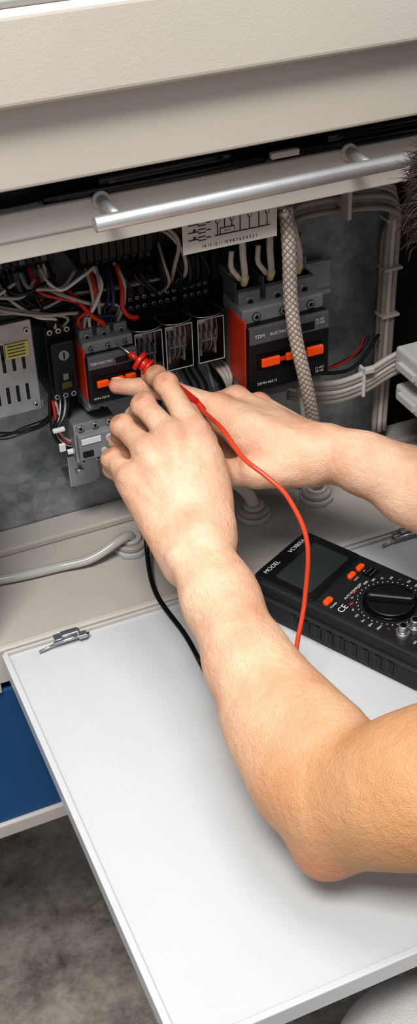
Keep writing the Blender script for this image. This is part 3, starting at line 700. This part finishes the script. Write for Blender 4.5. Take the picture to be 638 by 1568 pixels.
finger(F,[V3(68,-42,142),V3(33,-34,142),V3(11,-12,134),V3(-6,8,140)],[.015,.0130,.0110,.0092],V3(5,5,-9))
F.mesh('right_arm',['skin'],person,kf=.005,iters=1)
nails.out('finger_nails',person)
# arm hair
b=MB(); rs=np.random.RandomState(3)
def armhair(V,ax0,ax1,cnt,lo,hi):
    a=np.array(ax0);c=np.array(ax1);ab=c-a;t=((V-a)@ab)/(ab@ab); ok=np.where((t>lo)&(t<hi))[0]; ids=rs.choice(ok,cnt)
    d=ab/np.linalg.norm(ab)
    for i in ids:
        p=V[i]; q=a+ab*((p-a)@ab)/(ab@ab); o=p-q; o/=np.linalg.norm(o)+1e-9
        side=np.cross(d,o); L=rs.uniform(.003,.007); v=d*.8+o*.2+side*rs.uniform(-.2,.7); v/=np.linalg.norm(v)
        b.tube([p-o*.0003,p+v*L*.5+o*.0004,p+v*L],.000035,'ahair',3,1,rfun=lambda t:1.1-t)
armhair(hv,V3(-44,-325,78),V3(-49,-104,139),800,.05,.85); armhair(F.V,V3(250,-228,102),V3(97,-44,150),350,.2,.9)
b.out('forearm_hair',person)
# ---- head
Fd=np.array([-.05,.80,-.60]); Fd/=np.linalg.norm(Fd); U=np.array([0,0,1.])-Fd*(Fd[2]); U/=np.linalg.norm(U); S=np.cross(Fd,U)
HC=np.array([.176,-.186,.362])
def hp(f,s,u): return HC+Fd*f+S*s+U*u
F=Field(HC-.16,HC+.16,.0028); ax=[Fd,S,U]
F.ell(hp(-.008,0,.030),(.092,.076,.082),ax,.02); F.ell(hp(.022,0,-.030),(.062,.058,.075),ax,.03)
F.cap(hp(.070,-.0,-.086),hp(.060,0,-.09),.016,.020,.02)
F.cap(hp(.083,0,.008),hp(.102,0,-.026),.006,.0105,.010); F.cap(hp(.094,-.011,-.028),hp(.094,.011,-.028),.006,.006,.006)
F.cap(hp(.080,-.035,.016),hp(.084,.035,.016),.008,.008,.012)
for s in (-1,1):
    F.ell(hp(.086,s*.032,.000),(.012,.015,.010),ax,.008,sub=True); F.ell(hp(.060,s*.045,-.022),(.022,.018,.016),ax,.02)
    F.ell(hp(-.006,s*.078,-.004),(.018,.007,.030),ax,.005); F.ell(hp(-.004,s*.086,-.002),(.010,.006,.018),ax,.004,sub=True)
F.cap(hp(.082,-.018,-.056),hp(.082,.018,-.056),.006,.006,.008); F.cap(hp(.080,-.016,-.065),hp(.080,.016,-.065),.0065,.0065,.006)
NB=np.array([.315,-.315,.280]); F.cap(hp(-.035,0,-.045),NB,.055,.060,.02)
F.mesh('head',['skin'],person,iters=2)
b=MB()
for s in (-1,1): b.sph(hp(.076,s*.032,.000),.0125,'eye'); b.sph(hp(.0845,s*.032,-.002),.0055,'iris')
b.tube([hp(.0895,-.022,-.060),hp(.093,0,-.058),hp(.0895,.022,-.060)],.0028,'lip'); b.out('eyes_and_lips',person)
b=MB()
for i in range(9000):
    th=random.uniform(0,2*math.pi); z=random.uniform(-.35,1); r=math.sqrt(1-z*z); dx,dy=math.cos(th)*r,math.sin(th)*r
    if dx>.45 and z<.58: continue
    if dx>.62: continue
    if z<.05 and dx>-.15: continue
    base=hp(-.010+dx*.092,dy*.077,.030+z*.082); o=Fd*dx+S*dy+U*z
    fl=np.array([random.gauss(0,.30) for _ in range(3)])+Fd*.30*(1 if z>.2 else -.1)-U*.40*(0 if z>.5 else 1)
    L1=random.uniform(.014,.026); t1=base+o*.008+fl*L1*.35; t2=base+o*.009+fl*L1*.8
    b.tube([base-o*.006,base+o*.005+fl*L1*.1,t1,t2],.0008,'hair',4,2,rfun=lambda t:1.05-t)
b.sph(hp(-.030,0,.044),1,'hair',(.078,.075,.077),Matrix((Fd,S,U)).transposed())
b.out('hair',person)
# ---- torso / clothing
F=Field((.05,-.75,-.24),(.62,-.06,.42),.006)
SL,SR,PV=np.array([.190,-.445,.220]),np.array([.43,-.19,.300]),np.array([.47,-.52,-.10])
mid=(SL+SR)/2+np.array([.01,-.01,.0])
F.cap(SL,SR,.062,.062,.05); F.cap(mid+[-.0,0,-.06],PV+[0,0,.06],.135,.115,.06,n=[-.7,.7,-.3],fl=1.3); F.cap(SL*.7+SR*.3,PV,.10,.11,.06); F.cap(SR*.7+SL*.3,PV,.10,.11,.06)
F.cap(mid,NB,.07,.062,.03); F.cap(SL,V3(120,-417,190),.062,.062,.03); F.cap(SR,V3(335,-220,200),.062,.060,.03); F.cap(V3(335,-220,200),V3(300,-229,155),.058,.057,.03)
F.mesh('tshirt',['shirt'],person,iters=3)
F=Field((-.12,-.75,-.60),(.72,-.05,.02),.007)
HL,HR=PV+[-.055,-.056,-.02],PV+[.055,.056,-.01]
F.cap(HL,HR,.11,.11,.05); F.cap(PV,PV+[0,0,.04],.12,.115,.05)
KL,AL=np.array([-.012,-.412,-.148]),np.array([.09,-.50,-.53]); KR,AR=np.array([.31,-.20,-.36]),np.array([.58,-.46,-.54])
F.chain([(HL,.095),((HL+KL)/2,.082),(KL,.064),((KL*.6+AL*.4),.062),(AL,.045)],k=.03); F.chain([(HR,.095),((HR+KR)/2,.082),(KR,.064),((KR*.6+AR*.4),.060),(AR,.045)],k=.03)
F.mesh('trousers',['trouser'],person,iters=3)
b=MB()
b.tube([AL+[.05,-.02,-.03],AL+[-.02,.0,-.035],AL+[-.10,.04,-.045],AL+[-.15,.07,-.05]],.040,'shoe',14,6,rfun=lambda t:.75+.3*math.sin(t*3)*.8); b.tube([AR+[-.02,.02,.0],AR+[.03,-.03,-.01],AR+[.09,-.08,-.02],AR+[.12,-.10,-.03]],.036,'shoe',14,6,rfun=lambda t:.8+.2*math.sin(t*3))
b.out('shoes',person)
# ------------------------------------------------------------------ light
w=bpy.data.worlds.new('w'); bpy.context.scene.world=w; w.use_nodes=True
w.node_tree.nodes['Background'].inputs[0].default_value=(.96,.97,1,1); w.node_tree.nodes['Background'].inputs[1].default_value=.50
def area(name,loc,tgt,sx,sy,p,col=(1,1,1)):
    l=bpy.data.lights.new(name,'AREA'); l.shape='RECTANGLE'; l.size=sx; l.size_y=sy; l.energy=p; l.color=col
    o=bpy.data.objects.new(name,l); COL.objects.link(o); o.location=loc
    o.rotation_euler=(Vector(tgt)-Vector(loc)).to_track_quat('-Z','Y').to_euler()
area('workshop_window_light',(-.75,-1.15,2.3),(0,-.1,.1),.8,.6,64,(1,.975,.94))
area('ceiling_light',(.1,-.3,2.5),(0,-.1,.1),.8,.5,22,(.98,.98,1))
# ------------------------------------------------------------------ camera
cam=bpy.data.objects.new('camera',bpy.data.cameras.new('camera')); COL.objects.link(cam)
X=Vector((.9161,-.26118,.30421)); V=Vector((.03219,.80419,.5935)); D=Vector((-.39965,-.53392,.74512))
Rm=Matrix(((X.x,-X.y,-X.z),(D.x,-D.y,-D.z),(-V.x,V.y,V.z)))
cam.matrix_world=Matrix.Translation((-.316,-.782,.710))@Rm.to_4x4()
cam.data.sensor_fit='VERTICAL'; cam.data.sensor_height=36; cam.data.lens=42.36; cam.data.clip_start=.02
bpy.context.scene.camera=cam
vs=bpy.context.scene.view_settings; vs.view_transform='Standard'
for lk in ('Medium High Contrast',):
    try: vs.look=lk
    except Exception as ex: pass
